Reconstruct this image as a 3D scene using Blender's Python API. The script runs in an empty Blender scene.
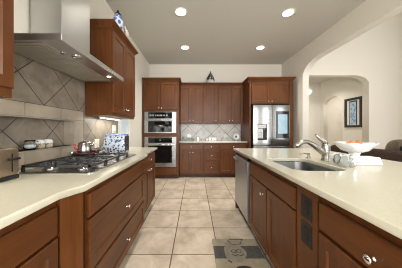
import bpy, bmesh, math, random
from mathutils import Vector, Matrix
PI = math.pi
S = bpy.context.scene
COL = S.collection

# ------------------------------------------------------------------ camera
cam_d = bpy.data.cameras.new('camera')
cam = bpy.data.objects.new('camera', cam_d)
COL.objects.link(cam)
cam.location = (0, 0, 1.20)
cam.rotation_euler = (PI / 2, 0, 0)
cam_d.sensor_width = 36
cam_d.lens = 15.4
cam_d.shift_x = 0.015
cam_d.shift_y = -0.010
cam_d.clip_start = 0.02
S.camera = cam

# ------------------------------------------------------------------ world, exposure
w = bpy.data.worlds.new('sky')
S.world = w
w.use_nodes = True
bg = w.node_tree.nodes['Background']
bg.inputs[0].default_value = (0.66, 0.87, 1.0, 1)
bg.inputs[1].default_value = 0.85
S.view_settings.view_transform = 'Standard'
S.view_settings.look = 'None'
S.view_settings.gamma = 1
S.view_settings.exposure = 0.5
S.cycles.use_denoising = True
S.cycles.filter_width = 1.1
S.cycles.max_bounces = 12
S.cycles.diffuse_bounces = 5
S.cycles.sample_clamp_indirect = 6

# ------------------------------------------------------------------ large area lights: daylight through the rear windows and added fill windows
def area(name, loc, rot, sx, sy, power, color=(1, 1, 1)):
    d = bpy.data.lights.new(name, 'AREA')
    d.shape = 'RECTANGLE'; d.size = sx; d.size_y = sy
    d.energy = power; d.color = color
    o = bpy.data.objects.new(name, d)
    COL.objects.link(o)
    o.location = loc; o.rotation_euler = rot
    return o
KITCHEN_FILL_WINDOWS = [(-1.2, -0.10), (0.0, 1.10), (1.20, 2.30)]  # unseen rear windows, enlarged to nearly the whole wall for soft front fill
LIVING_WINDOWS = [(3.75, 4.15), (4.46, 4.85), (5.35, 5.85)]
SIDE_FILL_WINDOWS = [(-0.6, 0.8), (1.2, 2.6)]  # unseen windows added to brighten the living room
DAY = (1.0, 0.99, 0.975)
for a, b in KITCHEN_FILL_WINDOWS:
    area('daylight', ((a + b) / 2, -3.42, 1.5), (PI / 2, 0, 0), b - a, 2.5, 78, DAY)
for a, b in LIVING_WINDOWS:
    area('daylight', ((a + b) / 2, -3.42, 1.5), (PI / 2, 0, 0), b - a, 2.4, 11, DAY)
for a, b in SIDE_FILL_WINDOWS:
    area('daylight', (6.84, (a + b) / 2, 2.3), (PI / 2, 0, PI / 2), b - a, 3.6, 85, DAY)
CAN_POWER = 6.5
WARM = (1.0, 0.955, 0.88)

# ------------------------------------------------------------------ materials
def new_mat(name):
    m = bpy.data.materials.new(name)
    m.use_nodes = True
    nt = m.node_tree
    return m, nt, nt.nodes['Principled BSDF']

def plain(name, rgb, rough=0.5, metal=0.0, coat=0.0, var=0.0, scale=8.0, bump=0.0, trans=0.0, ior=1.45, emit=0.0):
    m, nt, b = new_mat(name)
    b.inputs['Base Color'].default_value = (*rgb, 1)
    b.inputs['Roughness'].default_value = rough
    b.inputs['Metallic'].default_value = metal
    b.inputs['Coat Weight'].default_value = coat
    b.inputs['Transmission Weight'].default_value = trans
    b.inputs['IOR'].default_value = ior
    if emit:
        b.inputs['Emission Color'].default_value = (*rgb, 1)
        b.inputs['Emission Strength'].default_value = emit
    if var or bump:
        tc = nt.nodes.new('ShaderNodeTexCoord')
        n = nt.nodes.new('ShaderNodeTexNoise')
        n.inputs['Scale'].default_value = scale
        n.inputs['Detail'].default_value = 6
        nt.links.new(tc.outputs['Object'], n.inputs['Vector'])
        if var:
            r = nt.nodes.new('ShaderNodeValToRGB')
            r.color_ramp.elements[0].position = 0.3
            r.color_ramp.elements[1].position = 0.7
            r.color_ramp.elements[0].color = (*[c * (1 - var) for c in rgb], 1)
            r.color_ramp.elements[1].color = (*[min(1, c * (1 + var)) for c in rgb], 1)
            nt.links.new(n.outputs['Fac'], r.inputs['Fac'])
            nt.links.new(r.outputs['Color'], b.inputs['Base Color'])
        if bump:
            bp = nt.nodes.new('ShaderNodeBump')
            bp.inputs['Strength'].default_value = bump
            bp.inputs['Distance'].default_value = 0.004
            nt.links.new(n.outputs['Fac'], bp.inputs['Height'])
            nt.links.new(bp.outputs['Normal'], b.inputs['Normal'])
    return m

def wood(name, dark, light, axis, rough=0.38):
    m, nt, b = new_mat(name)
    tc = nt.nodes.new('ShaderNodeTexCoord')
    mp = nt.nodes.new('ShaderNodeMapping')
    sc = {'z': (26, 26, 1.6), 'x': (1.6, 26, 26)}[axis]
    mp.inputs['Scale'].default_value = sc
    n = nt.nodes.new('ShaderNodeTexNoise')
    n.inputs['Scale'].default_value = 1.0
    n.inputs['Detail'].default_value = 7
    n.inputs['Distortion'].default_value = 0.6
    n2 = nt.nodes.new('ShaderNodeTexNoise')
    n2.inputs['Scale'].default_value = 2.6
    n2.inputs['Detail'].default_value = 2
    mx = nt.nodes.new('ShaderNodeMath'); mx.operation = 'MULTIPLY_ADD'
    mx.inputs[1].default_value = 0.55
    m2 = nt.nodes.new('ShaderNodeMath'); m2.operation = 'MULTIPLY'
    m2.inputs[1].default_value = 0.45
    r = nt.nodes.new('ShaderNodeValToRGB')
    r.color_ramp.elements[0].position = 0.3
    r.color_ramp.elements[1].position = 0.72
    r.color_ramp.elements[0].color = (*dark, 1)
    r.color_ramp.elements[1].color = (*light, 1)
    L = nt.links.new
    L(tc.outputs['Object'], mp.inputs['Vector']); L(mp.outputs['Vector'], n.inputs['Vector'])
    L(tc.outputs['Object'], n2.inputs['Vector'])
    L(n2.outputs['Fac'], m2.inputs[0]); L(n.outputs['Fac'], mx.inputs[0]); L(m2.outputs[0], mx.inputs[2])
    L(mx.outputs[0], r.inputs['Fac']); L(r.outputs['Color'], b.inputs['Base Color'])
    b.inputs['Roughness'].default_value = rough
    b.inputs['Coat Weight'].default_value = 0.08
    b.inputs['Coat Roughness'].default_value = 0.25
    b.inputs['Specular IOR Level'].default_value = 0.28
    return m

def tile(name, c1, c2, grout, size, plane, origin, diag, mortar=0.004, rough=0.35, nscale=5.0, size_y=None, band=0.5):
    """square tile pattern in world metres; plane picks the two axes"""
    m, nt, b = new_mat(name)
    L = nt.links.new
    tc = nt.nodes.new('ShaderNodeTexCoord')
    sp = nt.nodes.new('ShaderNodeSeparateXYZ'); L(tc.outputs['Object'], sp.inputs[0])
    def sub(o, v):
        q = nt.nodes.new('ShaderNodeMath'); q.operation = 'SUBTRACT'; L(o, q.inputs[0]); q.inputs[1].default_value = v
        return q.outputs[0]
    u = sub(sp.outputs['XYZ'.index(plane[0])], origin[0]); v = sub(sp.outputs['XYZ'.index(plane[1])], origin[1])
    cb = nt.nodes.new('ShaderNodeCombineXYZ'); L(u, cb.inputs[0]); L(v, cb.inputs[1])
    mp = nt.nodes.new('ShaderNodeMapping')
    mp.inputs['Rotation'].default_value = (0, 0, PI / 4 if diag else 0)
    L(cb.outputs[0], mp.inputs['Vector'])
    br = nt.nodes.new('ShaderNodeTexBrick')
    br.offset = 0; br.squash = 1
    br.inputs['Scale'].default_value = 1
    br.inputs['Brick Width'].default_value = size
    br.inputs['Row Height'].default_value = size_y or size
    br.inputs['Mortar Size'].default_value = mortar
    br.inputs['Mortar Smooth'].default_value = 0.3
    br.inputs['Color1'].default_value = (0, 0, 0, 1); br.inputs['Color2'].default_value = (1, 1, 1, 1)
    br.inputs['Mortar'].default_value = (0.5, 0.5, 0.5, 1)
    L(mp.outputs[0], br.inputs['Vector'])
    n = nt.nodes.new('ShaderNodeTexNoise')
    n.inputs['Scale'].default_value = nscale; n.inputs['Detail'].default_value = 8; n.inputs['Roughness'].default_value = 0.62
    n.inputs['Distortion'].default_value = 0.5
    L(tc.outputs['Object'], n.inputs['Vector'])
    # each tile shifts the mottle a little
    ad = nt.nodes.new('ShaderNodeMath'); ad.operation = 'MULTIPLY_ADD'
    sv = nt.nodes.new('ShaderNodeSeparateColor'); L(br.outputs['Color'], sv.inputs[0])
    L(sv.outputs[0], ad.inputs[0]); ad.inputs[1].default_value = 0.10; L(n.outputs['Fac'], ad.inputs[2])
    r = nt.nodes.new('ShaderNodeValToRGB')
    r.color_ramp.elements[0].position = 0.36; r.color_ramp.elements[1].position = 0.68
    r.color_ramp.elements[0].color = (*c1, 1); r.color_ramp.elements[1].color = (*c2, 1)
    L(ad.outputs[0], r.inputs['Fac'])
    mix = nt.nodes.new('ShaderNodeMix'); mix.data_type = 'RGBA'
    L(br.outputs['Fac'], mix.inputs['Factor']); L(r.outputs['Color'], mix.inputs['A'])
    mix.inputs['B'].default_value = (*grout, 1)
    L(mix.outputs['Result'], b.inputs['Base Color'])
    bp = nt.nodes.new('ShaderNodeBump'); bp.invert = True
    bp.inputs['Strength'].default_value = 0.5; bp.inputs['Distance'].default_value = 0.002
    L(br.outputs['Fac'], bp.inputs['Height']); L(bp.outputs['Normal'], b.inputs['Normal'])
    b.inputs['Roughness'].default_value = rough
    return m

def steel(name, rgb=(0.56, 0.555, 0.54), rough=0.27, axis=0):
    m, nt, b = new_mat(name)
    L = nt.links.new
    tc = nt.nodes.new('ShaderNodeTexCoord')
    mp = nt.nodes.new('ShaderNodeMapping')
    s = [220, 220, 220]; s[axis] = 2
    mp.inputs['Scale'].default_value = s
    n = nt.nodes.new('ShaderNodeTexNoise'); n.inputs['Scale'].default_value = 1; n.inputs['Detail'].default_value = 3
    L(tc.outputs['Object'], mp.inputs['Vector']); L(mp.outputs[0], n.inputs['Vector'])
    mr = nt.nodes.new('ShaderNodeMapRange')
    mr.inputs['To Min'].default_value = rough - 0.02; mr.inputs['To Max'].default_value = rough + 0.03
    L(n.outputs['Fac'], mr.inputs['Value']); L(mr.outputs[0], b.inputs['Roughness'])
    b.inputs['Base Color'].default_value = (*rgb, 1)
    b.inputs['Metallic'].default_value = 1
    return m

def glass_pane(name):
    m = bpy.data.materials.new(name); m.use_nodes = True
    nt = m.node_tree
    nt.nodes.remove(nt.nodes['Principled BSDF'])
    t = nt.nodes.new('ShaderNodeBsdfTransparent'); g = nt.nodes.new('ShaderNodeBsdfGlossy')
    g.inputs['Roughness'].default_value = 0.02
    mx = nt.nodes.new('ShaderNodeMixShader'); mx.inputs[0].default_value = 0.06
    nt.links.new(t.outputs[0], mx.inputs[1]); nt.links.new(g.outputs[0], mx.inputs[2])
    nt.links.new(mx.outputs[0], nt.nodes['Material Output'].inputs[0])
    return m

def spotted(name, base, spot, scale, thr):
    m, nt, b = new_mat(name)
    L = nt.links.new
    tc = nt.nodes.new('ShaderNodeTexCoord')
    v = nt.nodes.new('ShaderNodeTexVoronoi'); v.inputs['Scale'].default_value = scale
    n = nt.nodes.new('ShaderNodeTexNoise'); n.inputs['Scale'].default_value = scale * 1.6; n.inputs['Detail'].default_value = 2
    L(tc.outputs['Object'], v.inputs['Vector']); L(tc.outputs['Object'], n.inputs['Vector'])
    r = nt.nodes.new('ShaderNodeValToRGB')
    r.color_ramp.elements[0].position = thr; r.color_ramp.elements[0].color = (*spot, 1)
    r.color_ramp.elements[1].position = thr + 0.08; r.color_ramp.elements[1].color = (*base, 1)
    L(v.outputs['Distance'], r.inputs['Fac'])
    r2 = nt.nodes.new('ShaderNodeValToRGB')
    r2.color_ramp.elements[0].position = 0.56; r2.color_ramp.elements[0].color = (0, 0, 0, 1)
    r2.color_ramp.elements[1].position = 0.62; r2.color_ramp.elements[1].color = (1, 1, 1, 1)
    L(n.outputs['Fac'], r2.inputs['Fac'])
    mx = nt.nodes.new('ShaderNodeMix'); mx.data_type = 'RGBA'
    L(r2.outputs['Color'], mx.inputs['Factor']); L(r.outputs['Color'], mx.inputs['A'])
    mx.inputs['B'].default_value = (*[0.45 * s + 0.55 * q for s, q in zip(spot, base)], 1)
    L(mx.outputs['Result'], b.inputs['Base Color'])
    b.inputs['Roughness'].default_value = 0.7
    return m

WD, WL = (0.070, 0.0195, 0.0036), (0.150, 0.051, 0.012)
M_WV = wood('cherry_wood_vertical', WD, WL, 'z')
M_WH = wood('cherry_wood_horizontal', WD, WL, 'x')
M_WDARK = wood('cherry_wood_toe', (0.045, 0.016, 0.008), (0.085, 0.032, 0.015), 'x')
M_WALL = plain('beige_wall_paint', (0.75, 0.71, 0.635), 0.75, bump=0.04, scale=180)
M_CEIL = plain('ceiling_paint', (0.57, 0.555, 0.505), 0.85, bump=0.06, scale=140)
M_TRIM = plain('white_trim_paint', (0.75, 0.74, 0.70), 0.45, var=0.02)
M_FLOOR = tile('beige_floor_tile', (0.40, 0.325, 0.245), (0.63, 0.545, 0.435), (0.13, 0.095, 0.065), 0.447, 'XY', (-0.222, 1.66), False, 0.006, 0.30, 4.2)
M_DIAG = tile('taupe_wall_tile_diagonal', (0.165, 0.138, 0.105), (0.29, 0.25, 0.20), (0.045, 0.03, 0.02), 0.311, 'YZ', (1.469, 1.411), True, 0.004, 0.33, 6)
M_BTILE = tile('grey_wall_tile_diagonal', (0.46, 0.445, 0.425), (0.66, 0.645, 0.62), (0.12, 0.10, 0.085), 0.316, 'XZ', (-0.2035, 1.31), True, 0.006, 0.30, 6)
M_TILE = plain('taupe_wall_tile', (0.35, 0.30, 0.235), 0.33, var=0.2, scale=6)
M_GROUT = plain('dark_grout', (0.085, 0.058, 0.038), 0.9, var=0.1)
M_COUNTER = plain('cream_quartz', (0.51, 0.485, 0.385), 0.2, coat=0.1, var=0.035, scale=90)
M_BCOUNTER = plain('pale_quartz', (0.66, 0.64, 0.57), 0.12, coat=0.3, var=0.035, scale=90)
M_STEEL = steel('brushed_steel', (0.43, 0.425, 0.415), axis=0)
M_STEELV = steel('brushed_steel_vertical', (0.38, 0.385, 0.38), 0.32, axis=2)
M_STEELD = steel('dark_brushed_steel', (0.50, 0.515, 0.53), 0.42, axis=2)
M_FRIDGE = plain('refrigerator_steel', (0.42, 0.425, 0.43), 0.10, 1.0, var=0.02, scale=3)
M_CHIM = steel('polished_hood_steel', (0.66, 0.67, 0.67), 0.30, axis=2)
M_FILTER = steel('filter_steel', (0.66, 0.635, 0.58), 0.45, axis=1)
M_SINK = steel('sink_steel', (0.17, 0.176, 0.185), 0.3, axis=1)
M_CHROME = plain('chrome', (0.72, 0.71, 0.69), 0.12, 1.0, var=0.02)
M_NICKEL = plain('brushed_nickel', (0.40, 0.38, 0.355), 0.27, 1.0, var=0.03)
M_BLACK = plain('black_glass', (0.006, 0.006, 0.007), 0.06, coat=0.5, var=0.05)
M_BLKPL = plain('black_plastic', (0.012, 0.012, 0.013), 0.4, var=0.1)
M_IRON = plain('cast_iron', (0.03, 0.03, 0.032), 0.33, bump=0.2, scale=120, var=0.1)
M_GAP = plain('dark_gap', (0.012, 0.009, 0.007), 0.8, var=0.1)
M_COPPER = steel('warm_steel', (0.46, 0.35, 0.25), 0.33, axis=1)
M_WHITE = plain('white_ceramic', (0.80, 0.80, 0.80), 0.18, coat=0.4, var=0.02)
M_CLOTHW = plain('white_towel', (0.80, 0.81, 0.82), 0.9, bump=0.5, scale=160, var=0.04)
M_PLATE = plain('ivory_plastic', (0.74, 0.70, 0.62), 0.35, var=0.02)
M_RED = plain('red_enamel', (0.42, 0.02, 0.015), 0.25, coat=0.4, var=0.08)
M_BURG = plain('burgundy_enamel', (0.045, 0.006, 0.008), 0.25, coat=0.4, var=0.1)
M_ORANGE = plain('orange_peel', (0.80, 0.17, 0.03), 0.42, bump=0.3, scale=150, var=0.12)
M_GLASS = plain('clear_glass', (0.95, 0.97, 0.97), 0.03, trans=1.0, ior=1.45, var=0.01)
M_GREENGL = plain('pale_green_glass', (0.62, 0.80, 0.72), 0.05, trans=0.75, var=0.03)
M_FROST = plain('frosted_glass', (0.80, 0.82, 0.82), 0.35, trans=0.35, var=0.03)
M_PANE = glass_pane('window_glass')
M_FLORAL = spotted('blue_floral_cotton', (0.62, 0.68, 0.78), (0.03, 0.065, 0.22), 28, 0.36)
M_BLUE = plain('blue_piping', (0.07, 0.16, 0.42), 0.6, var=0.1)
M_BLUEJAR = spotted('blue_white_porcelain', (0.68, 0.72, 0.78), (0.04, 0.13, 0.40), 22, 0.5)
M_SALT = plain('white_granules', (0.80, 0.82, 0.86), 0.8, var=0.08, scale=60)
M_SPOT = spotted('patterned_stoneware', (0.52, 0.44, 0.33), (0.05, 0.04, 0.03), 45, 0.18)
M_SCREEN = plain('lit_screen', (0.28, 0.41, 0.50), 0.1, coat=0.3, var=0.12, scale=9, emit=0.15)
M_LAMP = plain('lamp_lens', (1.0, 0.93, 0.80), 0.4, var=0.01, emit=9)
M_LAMPS = plain('small_lamp_lens', (1.0, 0.92, 0.78), 0.4, var=0.01, emit=5)
M_SHADE = plain('glowing_shade', (1.0, 0.95, 0.85), 0.5, var=0.01, emit=2.2)
M_SOFA = plain('brown_chenille', (0.040, 0.021, 0.014), 0.8, bump=0.8, scale=45, var=0.55)
M_SATIN = wood('taupe_satin_stripe', (0.06, 0.045, 0.03), (0.25, 0.20, 0.15), 'z', 0.35)
M_MAT = plain('beige_mat', (0.27, 0.235, 0.165), 0.7, var=0.12, scale=30)
M_MATB = plain('dark_grey_print', (0.060, 0.056, 0.048), 0.7, var=0.25, scale=40)
M_MATF = plain('grey_beige_print', (0.21, 0.185, 0.14), 0.7, var=0.18, scale=30)
M_MATK = plain('black_print', (0.02, 0.018, 0.015), 0.7, var=0.1)
M_BRONZE = plain('dark_bronze', (0.05, 0.045, 0.038), 0.4, 0.7, var=0.1)
M_OUTLET = plain('brown_black_plastic', (0.014, 0.011, 0.009), 0.5, var=0.08)
M_ART = spotted('blue_art', (0.40, 0.52, 0.62), (0.16, 0.26, 0.42), 14, 0.4)
M_ARTMAT = plain('pale_art_mount', (0.66, 0.65, 0.60), 0.5, var=0.04)
M_FRAME = plain('black_frame', (0.018, 0.018, 0.02), 0.35, var=0.1)

# ------------------------------------------------------------------ mesh helpers
class MB:
    def __init__(s):
        s.bm = bmesh.new()
    def faces(s, vs, quads, mi=0, smooth=False):
        for q in quads:
            try:
                f = s.bm.faces.new([vs[i] for i in q]); f.material_index = mi; f.smooth = smooth
            except ValueError:
                pass
    def box(s, x0, x1, y0, y1, z0, z1, mi=0):
        vs = [s.bm.verts.new(p) for p in ((x0, y0, z0), (x1, y0, z0), (x1, y1, z0), (x0, y1, z0), (x0, y0, z1), (x1, y0, z1), (x1, y1, z1), (x0, y1, z1))]
        s.faces(vs, ((3, 2, 1, 0), (4, 5, 6, 7), (0, 1, 5, 4), (1, 2, 6, 5), (2, 3, 7, 6), (3, 0, 4, 7)), mi)
        return s
    def loft(s, loops, mi=0, smooth=True, cap=True, closed=True):
        """loops: lists of equal length points, first to last"""
        R = [[s.bm.verts.new(p) for p in lp] for lp in loops]
        n = len(R[0])
        for a, b in zip(R, R[1:]):
            for i in range(n if closed else n - 1):
                j = (i + 1) % n
                try:
                    f = s.bm.faces.new((a[i], a[j], b[j], b[i])); f.material_index = mi; f.smooth = smooth
                except ValueError:
                    pass
        if cap:
            for lp, rev in ((R[0], True), (R[-1], False)):
                try:
                    f = s.bm.faces.new(lp[::-1] if rev else lp); f.material_index = mi
                except ValueError:
                    pass
        return s
    def lathe(s, prof, c=(0, 0, 0), axis='z', seg=28, mi=0, cap=True, lobes=0, amp=0.0):
        loops = []
        for r, h in prof:
            lp = []
            for i in range(seg):
                t = 2 * PI * i / seg
                rr = max(r, 1e-4) * (1 + amp * math.cos(lobes * t) * (1 if lobes else 0))
                a, b = rr * math.cos(t), rr * math.sin(t)
                p = {'z': (a, b, h), 'x': (h, a, b), 'y': (b, h, a)}[axis]
                lp.append((c[0] + p[0], c[1] + p[1], c[2] + p[2]))
            loops.append(lp)
        return s.loft(loops, mi, True, cap)
    def tube(s, pts, r, seg=12, mi=0):
        pts = [Vector(p) for p in pts]
        rs = r if isinstance(r, (list, tuple)) else [r] * len(pts)
        loops = []
        up = None
        for i, p in enumerate(pts):
            d = (pts[min(i + 1, len(pts) - 1)] - pts[max(i - 1, 0)]).normalized()
            if up is None:
                up = Vector((0, 0, 1)) if abs(d.z) < 0.9 else Vector((1, 0, 0))
            a = d.cross(up).normalized(); b = a.cross(d).normalized()
            up = b
            loops.append([p + (a * math.cos(2 * PI * k / seg) + b * math.sin(2 * PI * k / seg)) * rs[i] for k in range(seg)])
        return s.loft(loops, mi, True, True)
    def sphere(s, c, rx, ry=None, rz=None, u=20, v=12, mi=0, e=1.0):
        ry = rx if ry is None else ry; rz = rx if rz is None else rz
        sg = lambda q: math.copysign(abs(q) ** e, q)
        loops = []
        for j in range(v + 1):
            ph = -PI / 2 + PI * j / v
            cc = max(math.cos(ph), 1e-3)
            loops.append([(c[0] + rx * sg(cc * math.cos(2 * PI * i / u)) if e == 1 else c[0] + rx * sg(math.cos(2 * PI * i / u)) * cc ** e,
                           c[1] + ry * sg(cc * math.sin(2 * PI * i / u)) if e == 1 else c[1] + ry * sg(math.sin(2 * PI * i / u)) * cc ** e,
                           c[2] + rz * sg(math.sin(ph))) for i in range(u)])
        return s.loft(loops, mi, True, True)
    def panel(s, x0, x1, z0, z1, y0, y1, stile=0.055, depth=0.009, mi=0):
        """shaker door: front at y0, back at y1, recessed centre"""
        def ring(e, y):
            return [(x0 + e, y, z0 + e), (x1 - e, y, z0 + e), (x1 - e, y, z1 - e), (x0 + e, y, z1 - e)]
        loops = [ring(0, y1), ring(0, y0 + 0.004), ring(0.004, y0), ring(stile, y0), ring(stile + 0.006, y0 + depth), ring(stile + 0.007, y0 + depth)]
        R = [[s.bm.verts.new(p) for p in lp] for lp in loops]
        for a, b in zip(R, R[1:]):
            for i in range(4):
                j = (i + 1) % 4
                f = s.bm.faces.new((a[i], a[j], b[j], b[i])); f.material_index = mi
        s.bm.faces.new(R[-1]).material_index = mi
        s.bm.faces.new(R[0][::-1]).material_index = mi
        return s
    def slab(s, x0, x1, z0, z1, y0, y1, e=0.006, mi=0):
        def ring(q, y):
            return [(x0 + q, y, z0 + q), (x1 - q, y, z0 + q), (x1 - q, y, z1 - q), (x0 + q, y, z1 - q)]
        return s.loft([ring(0, y1), ring(0, y0 + e), ring(e, y0)], mi, False, True)
    def prism(s, poly, z0, z1, mi=0, plane='xy', smooth=False):
        f = {'xy': lambda a, b, c: (a, b, c), 'yz': lambda a, b, c: (c, a, b), 'xz': lambda a, b, c: (a, c, b)}[plane]
        return s.loft([[f(a, b, z0) for a, b in poly], [f(a, b, z1) for a, b in poly]], mi, smooth, True)
    def build(s, name, mats, parent=None, bevel=0.0, loc=None):
        bmesh.ops.recalc_face_normals(s.bm, faces=s.bm.faces[:])
        me = bpy.data.meshes.new(name)
        s.bm.to_mesh(me); s.bm.free()
        return link(name, me, mats, parent, bevel, loc)

def link(name, me, mats, parent=None, bevel=0.0, loc=None):
    o = bpy.data.objects.new(name, me)
    for m in (mats if isinstance(mats, (list, tuple)) else [mats]):
        me.materials.append(m)
    COL.objects.link(o)
    if parent is not None:
        o.parent = parent
    if loc:
        o.location = loc
    if bevel:
        b = o.modifiers.new('bevel', 'BEVEL'); b.width = bevel; b.segments = 2; b.limit_method = 'ANGLE'; b.angle_limit = 0.7
    return o

def sheet(name, loops, c0, c1, plane, mats, parent=None, bevel=0.0):
    """plate with holes: 2D loops (outer then holes) extruded from c0 to c1 along the third axis"""
    cu = bpy.data.curves.new(name, 'CURVE'); cu.dimensions = '2D'; cu.fill_mode = 'BOTH'
    cu.extrude = abs(c1 - c0) / 2 - bevel
    if bevel:
        cu.bevel_depth = bevel; cu.bevel_resolution = 2; cu.offset = -bevel
    for lp in loops:
        sp = cu.splines.new('POLY'); sp.points.add(len(lp) - 1); sp.use_cyclic_u = True
        for p, (a, b) in zip(sp.points, lp):
            p.co = (a, b, 0, 1)
    t = bpy.data.objects.new('tmp', cu); COL.objects.link(t)
    dg = bpy.context.evaluated_depsgraph_get()
    me = bpy.data.meshes.new_from_object(t.evaluated_get(dg))
    bpy.data.objects.remove(t); bpy.data.curves.remove(cu)
    mid = (c0 + c1) / 2
    for v in me.vertices:
        a, b, c = v.co
        v.co = {'XY': (a, b, c + mid), 'YZ': (c + mid, a, b), 'XZ': (a, -c + mid, b)}[plane]
    me.materials.clear()
    me.name = name
    return link(name, me, mats, parent)

def rect(a0, a1, b0, b1):
    return [(a0, b0), (a1, b0), (a1, b1), (a0, b1)]

def rrect(a0, a1, b0, b1, r, n=6):
    out = []
    for cx, cy, t0 in ((a1 - r, b0 + r, -PI / 2), (a1 - r, b1 - r, 0), (a0 + r, b1 - r, PI / 2), (a0 + r, b0 + r, PI)):
        for i in range(n + 1):
            t = t0 + PI / 2 * i / n
            out.append((cx + r * math.cos(t), cy + r * math.sin(t)))
    return out

def arch_wall(a0, a1, top, oa0, oa1, otop, ra, rb, n=10):
    """wall outline with a floor-level opening whose upper corners are rounded (radius ra along, rb up)"""
    pts = [(a0, 0), (oa0, 0)]
    for i in range(n + 1):
        t = PI - PI / 2 * i / n
        pts.append((oa0 + ra + ra * math.cos(t), otop - rb + rb * math.sin(t)))
    for i in range(n + 1):
        t = PI / 2 - PI / 2 * i / n
        pts.append((oa1 - ra + ra * math.cos(t), otop - rb + rb * math.sin(t)))
    pts += [(oa1, 0), (a1, 0), (a1, top), (a0, top)]
    return pts

def tag(o, label, cat, group=None, kind=None):
    o['label'] = label; o['category'] = cat
    if group: o['group'] = group
    if kind: o['kind'] = kind
    return o

def thing(name, label, cat, loc=(0, 0, 0), rz=0.0, group=None):
    o = bpy.data.objects.new(name, None); COL.objects.link(o)
    o.location = loc; o.rotation_euler = (0, 0, rz); o.empty_display_size = 0.1
    return tag(o, label, cat, group)

def struct(o):
    o['kind'] = 'structure'
    return o

# ------------------------------------------------------------------ the setting
H = 3.08
struct(MB().box(-1.45, 7.6, -3.4, 7.1, -0.12, 0).build('floor', M_FLOOR))
HL = 5.2                                             # the living room is taller than the kitchen
struct(MB().box(-1.45, 2.48, -3.34, 5.07, H, H + 0.12).build('ceiling', M_CEIL))
struct(MB().box(2.48, 6.75, -3.34, 5.13, HL, HL + 0.12).build('ceiling_living', M_CEIL))
struct(MB().box(2.5, 7.6, 5.13, 7.05, H, H + 0.12).build('ceiling_hall', M_CEIL))
NY0, NY1, NZ0, NZ1 = 1.05, 1.849, 1.039, 1.305       # niche
WY0, WY1, WZ0, WZ1 = 2.98, 3.39, 0.96, 2.05          # small side window
struct(sheet('wall_left', [rect(-3.2, 4.93, 0, H), rect(NY0, NY1, NZ0, NZ1), rect(WY0, WY1, WZ0, WZ1)], -1.45, -1.30, 'YZ', M_WALL))
struct(MB().box(-1.45, 2.48, 4.93, 5.07, 0, H).build('wall_back', M_WALL))
struct(sheet('wall_right', [arch_wall(-3.2, 4.93, HL, -0.6, 3.96, 2.70, 0.50, 0.28)], 2.48, 2.62, 'YZ', M_WALL))
rear = [rect(-1.45, 6.75, 0, HL)]
rear += [rect(a, b, 0.25, 2.75) for a, b in KITCHEN_FILL_WINDOWS] + [rect(a, b, 0.3, 2.7) for a, b in LIVING_WINDOWS]
struct(sheet('wall_rear', rear, -3.34, -3.2, 'XZ', M_WALL))
struct(sheet('wall_living_back', [arch_wall(2.48, 6.75, HL, 2.78, 4.99, 2.768, 0.42, 0.24)], 4.93, 5.13, 'XZ', M_WALL))
struct(sheet('wall_living_right', [rect(-3.2, 4.93, 0, HL)] + [rect(a, b, 0.5, 4.1) for a, b in SIDE_FILL_WINDOWS], 6.6, 6.75, 'YZ', M_WALL))
# hallway beyond the living room: side wall with an arched doorway
arch = [(5.13, 0), (5.86, 0), (5.86, 2.1)]
for i in range(13):
    t = PI - PI * i / 12
    arch.append((6.29 + 0.43 * math.cos(t), 2.18 + 0.24 * math.sin(t)))
arch += [(6.72, 2.1), (6.72, 0), (6.9, 0), (6.9, H), (5.13, H)]
struct(sheet('wall_hall_right', [arch], 5.03, 5.18, 'YZ', M_WALL))
struct(MB().box(2.5, 7.5, 6.9, 7.05, 0, H).build('wall_hall_back', M_WALL))
struct(MB().box(2.5, 2.62, 5.13, 6.9, 0, H).build('wall_hall_left', M_WALL))
struct(MB().box(6.6, 6.75, 5.13, 6.9, 0, H).build('wall_hall_far', M_WALL))

def window(n, a0, a1, z0, z1, c, plane, t):
    """frame round the hole, a meeting rail, and a pane"""
    f = struct(sheet('window_%d' % n, [rect(a0, a1, z0, z1), rect(a0 + t, a1 - t, z0 + t, (z0 + z1) / 2 - 0.02), rect(a0 + t, a1 - t, (z0 + z1) / 2 + 0.02, z1 - t)], c - 0.025, c + 0.025, plane, M_TRIM))
    g = MB()
    if plane == 'YZ':
        g.box(c - 0.004, c + 0.004, a0 + t - 0.004, a1 - t + 0.004, z0 + t - 0.004, z1 - t + 0.004)
    else:
        g.box(a0 + t - 0.004, a1 - t + 0.004, c - 0.004, c + 0.004, z0 + t - 0.004, z1 - t + 0.004)
    g.build('pane', M_PANE, f)
    return f
window(1, WY0, WY1, WZ0, WZ1, -1.332, 'YZ', 0.018)
k = 2
for a, b in KITCHEN_FILL_WINDOWS:
    window(k, a, b, 0.25, 2.75, -3.27, 'XZ', 0.045); k += 1
for a, b in LIVING_WINDOWS:
    window(k, a, b, 0.3, 2.7, -3.27, 'XZ', 0.045); k += 1
for a, b in SIDE_FILL_WINDOWS:
    window(k, a, b, 0.5, 4.1, 6.67, 'YZ', 0.045); k += 1  # added out of view as living room fill
# casing of the side window
struct(sheet('trim_3', [rect(WY0 - 0.085, WY1 + 0.0, WZ0 - 0.07, WZ1 + 0.085), rect(WY0, WY1 - 0.001, WZ0, WZ1)], -1.30, -1.288, 'YZ', M_TRIM))

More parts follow.
